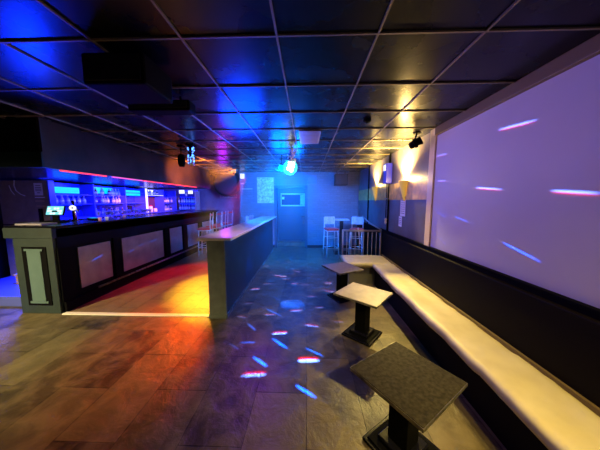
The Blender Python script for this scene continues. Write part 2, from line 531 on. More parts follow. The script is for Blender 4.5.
B(-.45, -.17, -.034, -.022, .97, 1.0).build('panel_bead', M['palegreen'], bar)
B(-.45, -.17, -.034, -.022, .17, .2).build('panel_bead', M['palegreen'], bar)
B(-.03, .03, .03, 5.95, 0, .16).build('plinth', M['black'], bar)
for (a, b) in ((3.42, 4.02), (4.28, 5.55), (5.86, 6.42), (6.75, 7.4), (7.75, 8.7)):
    f = B(-.03, -.012, a - 3.1, b - 3.1, .27, .95).build('front_panel', M['steel'], bar, bevel=.003)
for y in (3.1, 4.05, 5.6, 6.46, 7.45, 8.75):
    B(-.03, .006, y + .02 - 3.1 + .0, y + .2 - 3.1, .16, 1.0).build('pilaster', M['black'], bar, bevel=.003)
MB().tube([(.1, .5, .22), (.1, 5.8, .22)], .018).build('foot_rail', M['edge'], bar, smooth=True)

# platform and clutter behind the bar
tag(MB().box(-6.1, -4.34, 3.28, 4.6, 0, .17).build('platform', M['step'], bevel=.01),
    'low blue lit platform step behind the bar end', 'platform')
cr = thing('wooden_crate', 'small brown wooden box on the platform left of the bar end', 'box', (-4.95, 4.0, .17))
B(-.42, .42, -.2, .2, 0, .16).build('box_body', M['cardboard'], cr, bevel=.006)
B(-.44, .44, -.22, .22, .16, .19).build('box_lid', M['cardboard'], cr, bevel=.006)
MB().tube([(.1, 0, .19), (.08, 0, .26), (.02, 0, .3), (.08, .01, .36), (.1, 0, .42)], .008).build('wire_handle', M['chrome'], cr, smooth=True)

# partition panel with the notices
pn = thing('wall_panel', 'brown board panel behind the bar end carrying notices', 'panel', (-5.6, 4.25, 0))
B(-.5, .52, 0, .06, .17, 2.1).build('board', M['brownpanel'], pn)
B(-.5, .52, -.012, 0, 1.22, 1.235).build('rail', M['black'], pn)
B(.3, .36, -.03, 0, .2, 1.55).build('upright', M['black'], pn)
B(.52, .56, -.02, .08, .17, 2.1).build('edge_strip', M['shelf'], pn)
nb = tag(B(-.085, .085, -.004, 0, -.12, .12).build('notice', M['paper'], loc=(-5.27, 4.245, 1.93)),
         'white printed notice pinned to the brown board by the bar', 'notice')
mb = MB()
for zz, wd in ((.07, .05), (.03, .06), (.0, .06), (-.03, .06), (-.07, .03)):
    mb.box(-wd, wd, -.006, -.004, zz - .007, zz + .007)
mb.build('print', M['ink'], nb)
nl = tag(B(-.1, .1, -.004, 0, -.01, .01).build('label_strip', M['paper'], loc=(-5.26, 4.245, 1.77)), 'thin white strip stuck below the printed notice', 'label')
nl = tag(B(-.09, .09, -.004, 0, -.012, .012).build('label_strip', M['brownpaper'], loc=(-5.27, 4.245, 1.70)), 'upper orange label strip on the brown board', 'label')
nl = tag(B(-.1, .1, -.004, 0, -.01, .01).build('label_strip', M['brownpaper'], loc=(-5.25, 4.245, 1.6)), 'lower orange label strip on the brown board', 'label')
tag(MB().tube([(-5.68, 4.2, 2.1), (-5.7, 4.2, 2.0), (-5.66, 4.19, 1.9), (-5.56, 4.18, 1.83), (-5.48, 4.18, 1.8)], .008)
    .build('cable', M['whitebox'], smooth=True), 'thick white cable hanging in front of the brown board', 'cable')
tag(MB().tube([(-5.8, 4.2, 2.0), (-5.76, 4.19, 1.9), (-5.7, 4.19, 1.82)], .006)
    .build('cable', M['whitebox'], smooth=True), 'thin pale cable end at the far left of the board', 'cable')

# canopy over the bar
can = thing('bar_canopy', 'deep dark canopy above the bar with red lights under its edge', 'canopy', (-3.3, 2.75, 2.12))
B(-.04, 0, 0, 4.8, 0, .6).build('fascia', mat('canopy_board', (0.035, 0.022, 0.018), 0.35, spec=.2, noise=((0.015, 0.01, 0.009), 3), bump=.25, bscale=7), can)
B(-3.2, 0, -.02, .0, 0, .19).build('end_board', mat('dark_green_board', (.006, .02, .02), .5, spec=.2), can)
B(-3.2, -.04, 0, .04, 0, .6).build('end_panel', M['black'], can)
B(-3.2, -.04, .04, 4.8, .02, .05).build('underside', M['blackgloss'], can)
B(-3.2, 0, 4.76, 4.8, .0, .6).build('far_end', M['black'], can)
for (a, b, mm) in ((.22, .91, 'redlt'), (1.03, 1.72, 'pinklt'), (1.76, 3.95, 'redlt')):
    B(-.06, -.03, a, b, -.018, .0).build('light_strip', M[mm], can)

# ------------------------------------------------------------------ back bar
XB = -5.2
bb = thing('back_bar', 'blue lit back bar shelving along the wall behind the counter', 'back bar', (XB, 4.35, 0))
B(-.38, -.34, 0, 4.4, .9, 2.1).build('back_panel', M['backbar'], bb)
B(-.34, .08, 0, 4.4, .17, 1.3).build('base_cabinet', M['black'], bb)
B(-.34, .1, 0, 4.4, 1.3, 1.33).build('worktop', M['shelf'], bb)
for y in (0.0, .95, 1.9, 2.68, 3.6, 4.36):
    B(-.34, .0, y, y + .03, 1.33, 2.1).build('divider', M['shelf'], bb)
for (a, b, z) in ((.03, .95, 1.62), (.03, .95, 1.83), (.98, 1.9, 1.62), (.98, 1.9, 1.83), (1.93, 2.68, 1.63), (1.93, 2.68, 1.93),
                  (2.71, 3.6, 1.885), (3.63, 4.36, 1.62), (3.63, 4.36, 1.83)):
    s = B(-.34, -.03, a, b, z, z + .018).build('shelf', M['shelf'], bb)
    B(-.33, -.31, a, b, z - .012, z).build('light_strip', M['bluelt'], s)
B(-.1, -.09, .06, .7, 1.87, 2.0).build('light_panel', M['cyan2'], bb)
B(-.335, -.32, 1.0, 1.85, 1.9, 2.06).build('light_panel', M['cyanlt'], bb)
B(-.1, -.08, 2.0, 2.58, 1.86, 2.02).build('light_panel', M['cyanlt'], bb)
B(-.335, -.32, 2.75, 3.57, 1.92, 2.09).build('light_panel', M['whitelt'], bb)
B(-.02, .01, 2.7, 2.78, 1.33, 2.1).build('side_light', M['whitelt'], bb)
B(-.03, .0, 2.78, 3.6, 1.885, 1.9).build('edge_light', M['whitelt'], bb)
B(-.33, -.32, 2.73, 3.58, 1.33, 1.88).build('dark_backing', mat('maroon_board', (0.12, 0.03, 0.04), 0.4), bb)
B(-.31, -.3, 2.06, 2.5, 1.36, 1.55).build('monitor', M['darkmon'], bb)
bf = thing('back_shelf_unit', 'blue lit shelf unit at the far end of the bar', 'shelf unit', (-4.85, 8.95, 0))
B(-.42, .4, .16, .2, 1.34, 2.1).build('back_panel', M['backbar'], bf)
B(-.42, .34, -.15, .16, .17, 1.33).build('base_cabinet', M['black'], bf)
for z in (1.33, 1.6, 1.86):
    s = B(-.4, .35, -.12, .16, z, z + .016).build('shelf', M['shelf'], bf)
    B(-.4, .35, .14, .155, z - .014 + .27, z + .27).build('light_strip', M['bluelt'], s)
B(.36, .42, -.15, .16, 1.345, 2.1).build('side_post', M['whitewood'], bf)
MB().box(-.32, -.12, -.05, .0, 2.0, 2.14).build('light_box', M['whitelt'], bf)
MB().box(.05, .22, -.05, .0, 1.99, 2.12).build('light_box', M['whitelt'], bf)


# bottles
def bottle(name, m, h, r, label, group, full=True):
    t = thing(name, label, 'bottle', (0, 0, 0), 0, group)
    MB().lathe([(r * .9, 0), (r, .01), (r, h * .55), (r * .85, h * .63), (r * .36, h * .74), (r * .33, h * .94)], n=12).build('glass_body', m, t, smooth=True)
    MB().lathe([(r * .4, h * .93), (r * .4, h)], n=10).build('cap', M['cap'], t)
    MB().lathe([(r * 1.03, h * .18), (r * 1.03, h * .46)], n=12).build('paper_label', M['labelw'], t, smooth=True)
    return t


protos = {
    'clear': bottle('spirit_bottle', M['clearglass'], .185, .034, 'clear spirit bottle lit blue on the middle back bar shelves', 'clear bottles on the back bar'),
    'brown': bottle('spirit_bottle', M['brownglass'], .18, .034, 'amber spirit bottle lit blue on the middle back bar shelves', 'amber bottles on the back bar'),
    'green': bottle('wine_bottle', M['greenglass'], .17, .042, 'green bottle in the white lit top compartment of the back bar', 'green bottles in the lit compartment'),
    'far': bottle('spirit_bottle', M['clearglass'], .22, .036, 'pale bottle on the far end shelf unit of the bar', 'bottles on the far shelf unit'),
}
used = set()


def put(kind, x, y, z):
    p = protos[kind]
    name = {'clear': 'clear', 'brown': 'amber', 'green': 'green', 'far': 'pale'}[kind]
    lev = 'bottom' if z < 1.4 else 'middle' if z < 1.8 else 'top'
    if kind == 'green':
        where = 'in the white lit compartment of the back bar'
    elif kind == 'far':
        where = 'on the %s shelf of the unit at the far bar end' % lev
    else:
        where = 'on the %s shelf of the blue back bar, ' % lev + ('left bay' if y < 5.3 else 'centre bay' if y < 6.3 else 'far right bay')
    lab = '%s glass bottle ' % name + where
    grp = name + ' bottles ' + where
    if kind not in used:
        used.add(kind)
        p.location = (x, y, z)
        p['label'], p['group'] = lab, grp
    else:
        dup(p, (x, y, z), random.uniform(0, 6), lab, grp)


for z in (1.33, 1.638, 1.848):
    y = 4.35 + 1.04
    while y < 4.35 + 1.86:
        if z < 1.9 or random.random() < .7:
            put(random.choice(['clear', 'clear', 'brown']), XB - .1 + random.uniform(-.06, .04), y, z + .001)
        y += random.uniform(.088, .12)
for z in (1.33, 1.638):
    y = 4.35 + 3.7
    while y < 4.35 + 4.3:
        put(random.choice(['clear', 'clear', 'brown']), XB - .12 + random.uniform(-.06, .04), y, z + .001)
        y += random.uniform(.1, .13)
y = 4.35 + .1
while y < 4.35 + .9:
    put('clear', XB - .12, y, 1.639)
    y += .12
for y in (7.16, 7.32, 7.44, 7.62, 7.78):
    put('green', XB - .12, y, 1.904)
for z in (1.346, 1.616, 1.876):
    for i in range(7):
        if z > 1.8 and i in (0, 1, 2, 4, 5, 6):
            continue
        put('far', -4.85 - .35 + i * .1, 8.95 + random.uniform(-.04, .04), z + .001)
# round jars of straws and fruit in the dark compartment
for i, (y, hh) in enumerate(((7.2, .16), (7.42, .22), (7.64, .13))):
    j = thing('glass_jar', ['short pale jar at the left of the dark compartment', 'tall pale jar in the middle of the dark compartment',
                            'small pale jar at the right of the dark compartment'][i], 'jar', (XB - .12, y, 1.331))
    MB().lathe([(.05, 0), (.06, .02), (.06, hh * .8), (.045, hh * .9)], n=14).build('jar_body', M['labelw'], j, smooth=True)
    MB().lathe([(.05, hh * .88), (.05, hh)], n=14).build('jar_lid', M['redseat'], j, smooth=True)

# pos terminal on the counter
zt = 1.338
pos = thing('till_terminal', 'till terminal with glowing cyan screen on the bar near its end', 'till', (-4.28, 3.62, zt), R(14))
B(-.14, .14, -.1, .12, 0, .03).build('stand_base', M['black'], pos, bevel=.005)
B(-.04, .04, .02, .06, .03, .2).build('stand_neck', M['black'], pos)
mt = Matrix.Translation((0, 0, .12)) @ Matrix.Rotation(R(-22), 4, 'X') @ Matrix.Scale(.8, 4)
hd = MB().box(-.16, .16, 0, .03, 0, .22, mt).build('screen_housing', M['black'], pos, bevel=.005)
MB().box(-.145, .145, -.003, 0, .015, .205, mt).build('screen', M['screenlt'], pos)
mb = MB()
for i in range(5):
    for k in range(3):
        if (i + k) % 3:
            mb.box(-.13 + i * .053, -.09 + i * .053, -.005, -.003, .025 + k * .055, .06 + k * .055, mt)
mb.build('screen_icons', M['iconw'], pos)
# till drawer, card reader, napkin holder, pump, ashtrays
tag(B(-4.42, -4.0, 3.2, 3.42, zt, zt + .02).build('bar_mat', mat('lilac_mat', (.5, .45, .6), .5), bevel=.004), 'flat pale bar mat on the counter in front of the till', 'mat')
tr = thing('card_reader', 'small cyan lit card reader on the counter right of the till', 'card reader', (-4.1, 4.15, zt), R(-20))
MB().prism([(-.13, -.05), (.13, -.05), (.13, .05), (-.13, .05)], 0, .035).build('reader_body', M['black'], tr, bevel=.006)
B(-.11, .02, -.04, .04, .035, .039).build('reader_screen', M['cyan2'], tr)
bp_ = thing('beer_tap', 'beer tap tower with round white badge on the counter', 'beer tap', (-4.2, 3.88, zt))
MB().lathe([(.06, 0), (.05, .015), (.028, .03), (.026, .2), (.03, .24)], n=16).build('tap_column', M['chrome'], bp_, smooth=True)
rot = Matrix.Translation((0.02, -.035, .24)) @ Matrix.Rotation(R(35), 4, 'Z') @ Matrix.Rotation(R(90), 4, 'X')
bd = MB().lathe([(.045, 0), (.045, .02)], n=24, mtx=rot).build('round_badge', M['iconw'], bp_, smooth=False)
MB().lathe([(.014, .02), (.014, .023)], n=5, mtx=rot).build('badge_mark', M['ink'], bp_)
MB().tube([(0, 0, .2), (.09, -.02, .21), (.1, -.02, .17)], .01).build('spout', M['chrome'], bp_, smooth=True)
MB().tube([(.0, 0, .29), (.0, -.005, .37)], .012, r2=.018).build('tap_handle', M['black'], bp_, smooth=True)
for i, (x, y, lab, mm) in enumerate(((-3.85, 4.0, 'pink tumbler on the counter left of the white one', 'pinktum'), (-3.83, 4.12, 'white tumbler on the counter beside the pink one', 'whitetum'),
                                     (-4.1, 4.85, 'lilac tumbler on the counter by the middle shelves', 'liltum'))):
    mm_ = mat(mm, ((.8, .35, .5), (.9, .85, .9), (.7, .4, .7))[i], .3, emit=((.8, .3, .5), (.8, .8, 1), (.6, .3, .7))[i], es=.25)  # weak self-glow stands in for bar light on the tumblers
    tag(MB().lathe([(.022, 0), (.03, .06), (.027, .06), (.02, .006)], (0, 0, 0), 14).build('tumbler', mm_, smooth=True, loc=(x, y, zt)), lab, 'glass')


# glassware along the counter's service side
def glass_proto():
    t = tag(MB().lathe([(.03, 0), (.008, .006), (.006, .06), (.032, .09), (.038, .15), (.034, .15), (.028, .092), (.0, .07)], n=14)
            .build('wine_glass', M['clearglass'], smooth=True), 'clear stemmed glass standing along the service side of the bar', 'glass', 'stemmed glasses along the bar')
    return t


gp = glass_proto()
for i in range(16):
    loc = (-4.36 + random.uniform(-.0, .08), 4.5 + i * .1 + random.uniform(-.02, .02), zt)
    if i == 0:
        gp.location = loc
    else:
        dup(gp, loc)

# ------------------------------------------------------------------ bar stools
def make_stool(label, group, slat=False):
    t = thing('bar_stool', label, 'bar stool', (0, 0, 0), 0, group)
    for sx in (-1, 1):
        MB().tube([(sx * .19, -.19, 0), (sx * .16, -.15, .8)], .016).build('leg', M['whitewood'], t, smooth=True)
        MB().tube([(sx * .19, .2, 0), (sx * .165, .17, .8), (sx * .165, .2, 1.2)], .016).build('leg', M['whitewood'], t, smooth=True)
    MB().tube([(-.175, -.17, .28), (.175, -.17, .28), (.175, .185, .28), (-.175, .185, .28), (-.175, -.17, .28)], .011).build('footrest', M['whitewood'], t)
    MB().tube([(-.165, -.16, .6), (.165, -.16, .6)], .01).tube([(-.165, .175, .6), (.165, .175, .6)], .01).build('stretcher', M['whitewood'], t)
    B(-.18, .18, -.17, .17, .79, .82).build('seat_frame', M['whitewood'], t, bevel=.006)
    B(-.19, .19, -.19, .18, .82, .88).build('seat', M['redseat'], t, bevel=.02)
    if slat:
        B(-.165, .165, .18, .2, 1.24, 1.30).build('back_slat', M['redseat'], t, bevel=.006)
        MB().tube([(-.165, .2, 1.18), (-.165, .21, 1.34)], .016).build('back_post', M['whitewood'], t, smooth=True)
        MB().tube([(.165, .2, 1.18), (.165, .21, 1.34)], .016).build('back_post', M['whitewood'], t, smooth=True)
    else:
        B(-.165, .165, .175, .2, .98, 1.22).build('backrest', M['whitewood'], t, bevel=.012)
    return t


st = make_stool('left pale bar stool with red seat at the high table', None)
st.location = (.74, 6.75, 0)
st.rotation_euler = (0, 0, R(12))
dup(st, (1.5, 6.7, 0), R(-20), 'right pale bar stool with red seat at the high table by the railing')
bl = ['nearest red seated stool beside the bar counter', 'second red seated stool beside the bar counter', 'third red seated stool beside the bar counter',
      'farthest red seated stool beside the bar counter']
for i, (x, y, rz) in enumerate(((-3.15, 6.75, -80), (-3.12, 7.3, -95), (-3.15, 7.8, -88), (-3.1, 8.35, -100))):
    if i == 0:
        st2 = make_stool(bl[0], None, True)
        st2.location, st2.rotation_euler = (x, y, 0), (0, 0, R(rz))
        continue
    dup(st2, (x, y, 0), R(rz), bl[i])
dup(st, (-2.1, 7.0, 0), R(-85), 'stool with its back to the partition, nearer one of two')
dup(st, (-2.1, 7.6, 0), R(-95), 'stool with its back to the partition, farther one of two')
ht = thing('high_table', 'tall square bar table between two red seated stools', 'table', (1.12, 7.2, 0))
B(-.22, .22, -.22, .22, 1.08, 1.12).build('table_top', M['whitewood'], ht, bevel=.006)
B(-.05, .05, -.05, .05, .03, 1.08).build('column', M['black'], ht)
B(-.22, .22, -.22, .22, 0, .03).build('base_plate', M['black'], ht, bevel=.004)

# ------------------------------------------------------------------ railing behind the bench
rl = thing('railing', 'metal railing with upright bars behind the far end of the cream bench', 'railing', (.86, 5.3, 0))
MB().tube([(0, 0, 1.0), (.9, 0, .99)], .022).build('top_rail', M['railing'], rl, smooth=True)
MB().tube([(0, 0, .12), (.9, 0, .12)], .014).build('bottom_rail', M['edge'], rl, smooth=True)
for x in (0, .9):
    MB().tube([(x, 0, 0), (x, 0, 1.02)], .02).build('post', M['railing'], rl, smooth=True)
for i in range(1, 9):
    MB().tube([(i * .1, 0, .12), (i * .1, 0, .99)], .009, 8).build('baluster', M['railing'], rl, smooth=True)
MB().tube([(.9, 0, 1.02), (.87, .9, 1.1), (.83, 1.5, 1.24)], .018).build('handrail', M['railing'], rl, smooth=True)
MB().tube([(.38, .1, 1.05), (.52, 0.4, .6)], .014).build('bracket', M['strip'], rl, smooth=True)

# ------------------------------------------------------------------ bench
def cushion(x0, x1, y0, y1, z0, z1, nx, ny, seed, wob):
    rnd = random.Random(seed)
    bm = bmesh.new()
    ph = [rnd.uniform(0, 6) for _ in range(6)]
    top = {}
    th = z1 - z0
    rows = [(-0.0, 0.0), (0.0, th * .7), (.012, th * .93), (.04, th)]

    def dz(x, y):
        return .005 * math.sin(y * 9 + ph[0] + 2 * math.sin(x * 7)) + .007 * max(0, math.sin(y * 26 + x * 9 + 2 * math.sin(y * 3))) ** 6 + .003 * math.sin(y * 21 + ph[1] + x * 12) + .003 * math.sin(x * 30 + ph[2])

    def dx(y):
        return wob * (.5 * math.sin(y * 2.3 + ph[3]) + .3 * math.sin(y * 5.7 + ph[4]) + .2 * math.sin(y * 13 + ph[5]))
    grid = []
    for j in range(ny + 1):
        row = []
        y = y0 + .04 + (y1 - y0 - .08) * j / ny
        for i in range(nx + 1):
            x = x0 + .04 + (x1 - x0 - .08) * i / nx
            xx = x + (dx(y) if i <= 1 else 0)
            row.append(bm.verts.new((xx, y, z1 + dz(x, y))))
        grid.append(row)
    for j in range(ny):
        for i in range(nx):
            bm.faces.new((grid[j][i], grid[j][i + 1], grid[j + 1][i + 1], grid[j + 1][i]))
    loop = [(grid[0][i], 0, -1) for i in range(nx + 1)] + [(grid[j][nx], 1, 0) for j in range(1, ny + 1)] + \
           [(grid[ny][i], 0, 1) for i in range(nx - 1, -1, -1)] + [(grid[j][0], -1, 0) for j in range(ny - 1, 0, -1)]
    prev = [v for v, _, _ in loop]
    for out, dzv in ((.028, -.01), (.04, -.035), (.036, -th)):
        cur = []
        for k, (v, ax, ay) in enumerate(loop):
            ox, oy = ax * out, ay * out
            if v in (grid[0][0], grid[0][nx], grid[ny][nx], grid[ny][0]):
                ox = out * (-1 if v in (grid[0][0], grid[ny][0]) else 1)
                oy = out * (-1 if v in (grid[0][0], grid[0][nx]) else 1)
            zz = v.co.z + dzv if dzv > -.09 else z0
            cur.append(bm.verts.new((v.co.x + ox, v.co.y + oy, zz)))
        n = len(cur)
        for k in range(n):
            bm.faces.new((prev[k], prev[(k + 1) % n], cur[(k + 1) % n], cur[k]))
        prev = cur
    bm.faces.new(prev[::-1])
    m = MB()
    m.bm.free()
    m.bm = bm
    return m


bn = thing('bench', 'long cream padded bench running along the right wall and turning the corner', 'bench', (0, 0, 0))
cushion(1.31, 1.73, -1.3, 4.38, .37, .455, 10, 90, 3, .012).build('seat_cushion', M['cushion'], bn, smooth=True)
cushion(.79, 1.73, 4.39, 5.12, .37, .455, 16, 12, 5, .01).build('seat_cushion', M['cushion'], bn, smooth=True)
B(1.38, 1.78, -1.3, 4.42, 0, .37).build('bench_base', M['blackvinyl'], bn)
B(.86, 1.78, 4.46, 5.08, 0, .37).build('bench_base', mat('grey_base_board', (.16, .15, .14), .5), bn)
B(1.73, 1.752, -1.3, 5.1, .3, .47).build('back_trim', M['olive'], bn)
B(1.752, 1.808, -1.3, 5.1, .1, .97).build('back_pad', M['blackvinyl'], bn, bevel=.012)


# ------------------------------------------------------------------ low tables
def low_table(loc, rz, sx, sy, label, mt_):
    t = thing('low_table', label, 'table', loc, rz)
    B(-sx / 2, sx / 2, -sy / 2, sy / 2, .53, .552).build('table_top', mt_, t, bevel=.003)
    MB().box(-sx / 2 - .004, sx / 2 + .004, -sy / 2 - .004, -sy / 2, .526, .548).box(-sx / 2 - .004, sx / 2 + .004, sy / 2, sy / 2 + .004, .526, .548) \
        .box(-sx / 2 - .004, -sx / 2, -sy / 2, sy / 2, .526, .548).box(sx / 2, sx / 2 + .004, -sy / 2, sy / 2, .526, .548).build('edge_band', M['edge'], t)
    B(-.12, .12, -.12, .12, .515, .53).build('mounting_plate', M['black'], t)
    B(-.07, .07, -.07, .07, .07, .515).build('column', M['black'], t, bevel=.004)
    B(-.19, .19, -.19, .19, 0, .022).build('base_plate', M['blackgloss'], t, bevel=.004)
    B(-.165, .165, -.165, .165, .022, .034).build('base_step', M['black'], t, bevel=.004)
    B(-.12, .12, -.12, .12, .034, .07).build('base_block', M['blackgloss'], t, bevel=.01)
    return t


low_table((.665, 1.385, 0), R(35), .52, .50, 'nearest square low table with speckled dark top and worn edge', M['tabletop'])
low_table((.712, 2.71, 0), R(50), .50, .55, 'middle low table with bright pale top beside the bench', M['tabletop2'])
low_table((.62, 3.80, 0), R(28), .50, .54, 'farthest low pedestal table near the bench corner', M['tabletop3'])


# ------------------------------------------------------------------ right wall fittings
def sconce(y, label, e, up):
    t = thing('wall_sconce', label, 'wall lamp', (XR - .014, y, 1.70))
    rot_ = Matrix.Rotation(R(90), 4, 'Z')
    MB().lathe([(.012, 0), (.045, .1), (.115, .36), (.118, .37), (.11, .37), (.04, .1), (.008, .01)], n=18, half=True, mtx=rot_).build('shade', M['shade'], t, smooth=True)
    B(-.012, .0, -.04, .04, .05, .35).build('back_plate', M['goldband'], t)
    MB().lathe([(.001, .22), (.02, .23), (.028, .26), (.02, .29), (.001, .3)], c=(-.05, 0, 0), n=14).build('bulb', M['bulb'], t, smooth=True)
    d = bpy.data.lights.new('sconce_light', 'POINT')
    d.color = (1.0, 0.66, 0.2)
    d.energy = e
    d.shadow_soft_size = .03
    o = bpy.data.objects.new('sconce_light', d)
    o.parent = t
    o.location = (-.075, 0, .41)
    C.objects.link(o)
    d = bpy.data.lights.new('sconce_uplight', 'SPOT')
    d.color = (1.0, 0.66, 0.16)
    d.energy = up
    d.spot_size = R(125)
    d.spot_blend = 1.0
    d.shadow_soft_size = .03
    o = bpy.data.objects.new('sconce_uplight', d)
    o.parent = t
    o.location = (-.10, 0, .39)
    o.rotation_euler = (R(180), 0, 0)
    C.objects.link(o)
    return t


sconce(4.25, 'glowing cone wall lamp nearer the white screen', 48, 1800)
sconce(6.0, 'glowing cone wall lamp farther along the dark wall', 7, 900)
p1 = tag(B(-.004, 0, -.11, .11, -.17, .17).build('notice', M['paper'], loc=(XR, 4.33, 1.58)), 'larger white notice on the wall below the near lamp', 'notice')
mb = MB()
for k in range(7):
    mb.box(-.006, -.004, -.08, .08, .12 - k * .04, .13 - k * .04)
mb.build('print', M['ink'], p1)
p2 = tag(B(-.004, 0, -.07, .07, -.1, .1).build('notice', M['paper'], loc=(XR, 4.42, 1.3)), 'smaller white notice just under the larger one', 'notice')
mb = MB()
for k in range(4):
    mb.box(-.006, -.004, -.05, .05, .05 - k * .035, .06 - k * .035)
mb.build('print', M['ink'], p2)
wl = thing('wall_light_box', 'blue box lamp with white lens high on the dark wall and a hanging rod', 'lamp', (XR - .03, 4.96, 2.08))
B(-.13, -.0, -.09, .09, 0, .42).build('housing', mat('blue_plastic', (.01, .01, .15), .35, emit=(.04, .04, .6), es=.8), wl, bevel=.01)
B(-.14, -.13, -.06, .06, .27, .39).build('lens', M['whitelt'], wl)
MB().tube([(-.07, 0, 0), (-.07, 0, -.85)], .009).build('rod', M['black'], wl)
MB().tube([(-.07, -.12, -.33), (-.07, .12, -.33)], .009).build('crossbar', M['edge'], wl)
MB().lathe([(.0, -.9), (.03, -.86), (.02, -.82), (.03, -.78), (0, -.74)], c=(-.07, 0, 0), n=10).build('rod_weight', M['strip'], wl)

sp = thing('ceiling_spotlight', 'black spotlight hanging from the ceiling next to the white screen', 'spotlight', (1.60, 3.42, ZC - .013))
MB().lathe([(.05, 0), (.05, -.03)], n=16).build('mount', M['black'], sp)
MB().tube([(0, 0, -.03), (-.02, 0, -.1), (0, 0, -.13)], .012).build('stem', M['black'], sp)
rr = Matrix.Translation((-.02, 0, -.17)) @ Matrix.Rotation(R(60), 4, 'Y') @ Matrix.Rotation(R(20), 4, 'X')
MB().lathe([(.035, -.08), (.05, -.06), (.052, .05), (.062, .09), (.055, .09), (.04, .04)], n=18, mtx=rr).build('lamp_head', M['black'], sp, smooth=True)
MB().lathe([(.058, -.02), (.066, -.02), (.066, .02), (.058, .02)], n=18, mtx=rr).build('cooling_ring', M['black'], sp)
dn = thing('smoke_detector', 'small round black detector on the glossy ceiling', 'detector', at_z(367, 119.6, ZC - .001))
MB().lathe([(.05, 0), (.05, -.02), (.035, -.035)], n=18).build('housing', M['black'], dn, smooth=True)
MB().lathe([(.02, -.035), (.015, -.045)], n=12).build('sensor', M['black'], dn)
vt = thing('ceiling_vent', 'pale ceiling vent panel ahead of the disco light', 'vent', (.08, 3.72, ZC - .03))
B(-.2, .12, -.42, .3, 0, .015).build('vent_frame', M['gear'], vt, bevel=.003)
mb = MB()
for k in range(9):
    mb.box(-.17, .09, -.36 + k * .07, -.34 + k * .07, -.004, 0)
mb.build('vent_slats', M['gear'], vt)


# hanging speakers
def speaker(loc, rz, dims, label):
    t = thing('loudspeaker', label, 'loudspeaker', loc, rz)
    x, y, z = dims
    B(-x / 2, x / 2, -y / 2, y / 2, 0, z).build('cabinet', M['black'], t, bevel=.015)
    B(-x / 2 + .02, x / 2 - .02, -y / 2 - .01, -y / 2, .02, z - .02).build('grille', M['speaker'], t, bevel=.004)
    for k in (-.32, .32):
        B(x * k - .01, x * k + .01, -.02, .02, z, ZC - loc[2] - .013).build('bracket', M['black'], t)
    return t


speaker((-1.28, 1.68, 2.47), R(0), (.42, .32, .2), 'nearer black loudspeaker slung under the ceiling over the bar aisle')
speaker((-1.42, 2.25, 2.56), R(0), (.6, .14, .1), 'slimmer black loudspeaker slung under the ceiling behind the nearer one')
speaker((1.13, 7.6, 2.22), R(0), (.42, .34, .36), 'boxy loudspeaker hung in the far right corner')
rs = thing('round_speaker', 'big round dark speaker hanging in the far left corner', 'loudspeaker', (-3.1, 8.7, 2.2))
ry = Matrix.Translation((0, 0, .2)) @ Matrix.Rotation(R(90), 4, 'X')
MB().lathe([(.3, -.25), (.5, -.2), (.52, .15), (.47, .2)], n=32, mtx=ry).build('drum', M['black'], rs, smooth=True)
MB().lathe([(.44, .2), (.42, .215)], n=32, mtx=ry).build('grille', M['speaker'], rs)
MB().tube([(0, 0, .6), (0, 0, ZC - 2.2 - .001)], .02).build('hanger', M['black'], rs)
pc = thing('framed_picture', 'small framed picture on the plum wall below the round speaker', 'picture', (-3.25, YBL, 2.02))
B(-.36, .36, -.03, 0, -.2, .2).build('frame', M['whitewood'], pc, bevel=.004)
B(-.32, .32, -.034, -.03, -.16, .16).build('print', M['pic'], pc)
po = thing('poster', 'pale framed poster on the back wall left of the door', 'poster', (-1.48, YB, 2.08))
B(-.31, .31, -.02, 0, -.46, .46).build('frame', M['whitebox'], po, bevel=.004)
B(-.29, .29, -.024, -.02, -.44, .44).build('print', M['poster'], po)
el = tag(B(-2.37, -2.24, YB - .06, YB, 2.5, 2.66).build('emergency_light', M['whitelt'], bevel=.006), 'small square white emergency light on the back wall left of the poster', 'light')
tag(B(-2.36, -2.25, YB - .04, YB, 2.3, 2.34).build('switch_plate', M['whitebox']), 'slim white plate beneath the square emergency light', 'switch')
sf = tag(B(-2.3, -1.95, YB - .1, YB, 2.12, 2.14).build('wall_shelf', M['whitebox']), 'narrow wall shelf left of the poster', 'shelf')
ws = tag(B(.0, .34, YB - .12, YB, 2.3, 2.6).build('air_grille', mat('teal_box', (.1, .2, .3), .4), bevel=.01), 'boxy wall unit on the brick wall right of the door', 'wall unit')

# ------------------------------------------------------------------ moving head lights over the bar aisle
mh = thing('party_light', 'blue sparkling party light hanging from the ceiling by the bar canopy', 'party light', (-2.08, 4.04, ZC - .013))
MB().box(-.07, .07, -.07, .07, -.03, 0).build('mount', M['black'], mh)
MB().lathe([(.05, -.03), (.055, -.36), (.03, -.38)], n=14).build('drum', M['chrome'], mh, smooth=True)
for k in range(30):
    a = R(200 + random.uniform(0, 160))
    zz = -.05 - random.random() * .29
    MB().box(-.008, .008, -.006, .006, -.008, .008, Matrix.Translation((.056 * math.cos(a), .056 * math.sin(a), zz)) @ Matrix.Rotation(a + R(90), 4, 'Z')).build('led_dot', M['blueled'], mh)
m2 = thing('party_light', 'dark party light hanging left of the blue sparkling one', 'party light', (-2.3, 4.1, ZC - .013))
MB().box(-.05, .05, -.05, .05, -.03, 0).tube([(0, 0, -.03), (0, 0, -.16)], .012).build('mount', M['black'], m2)
MB().lathe([(.045, -.16), (.06, -.2), (.06, -.33), (.045, -.38)], n=14).build('lamp_head', M['black'], m2, smooth=True)

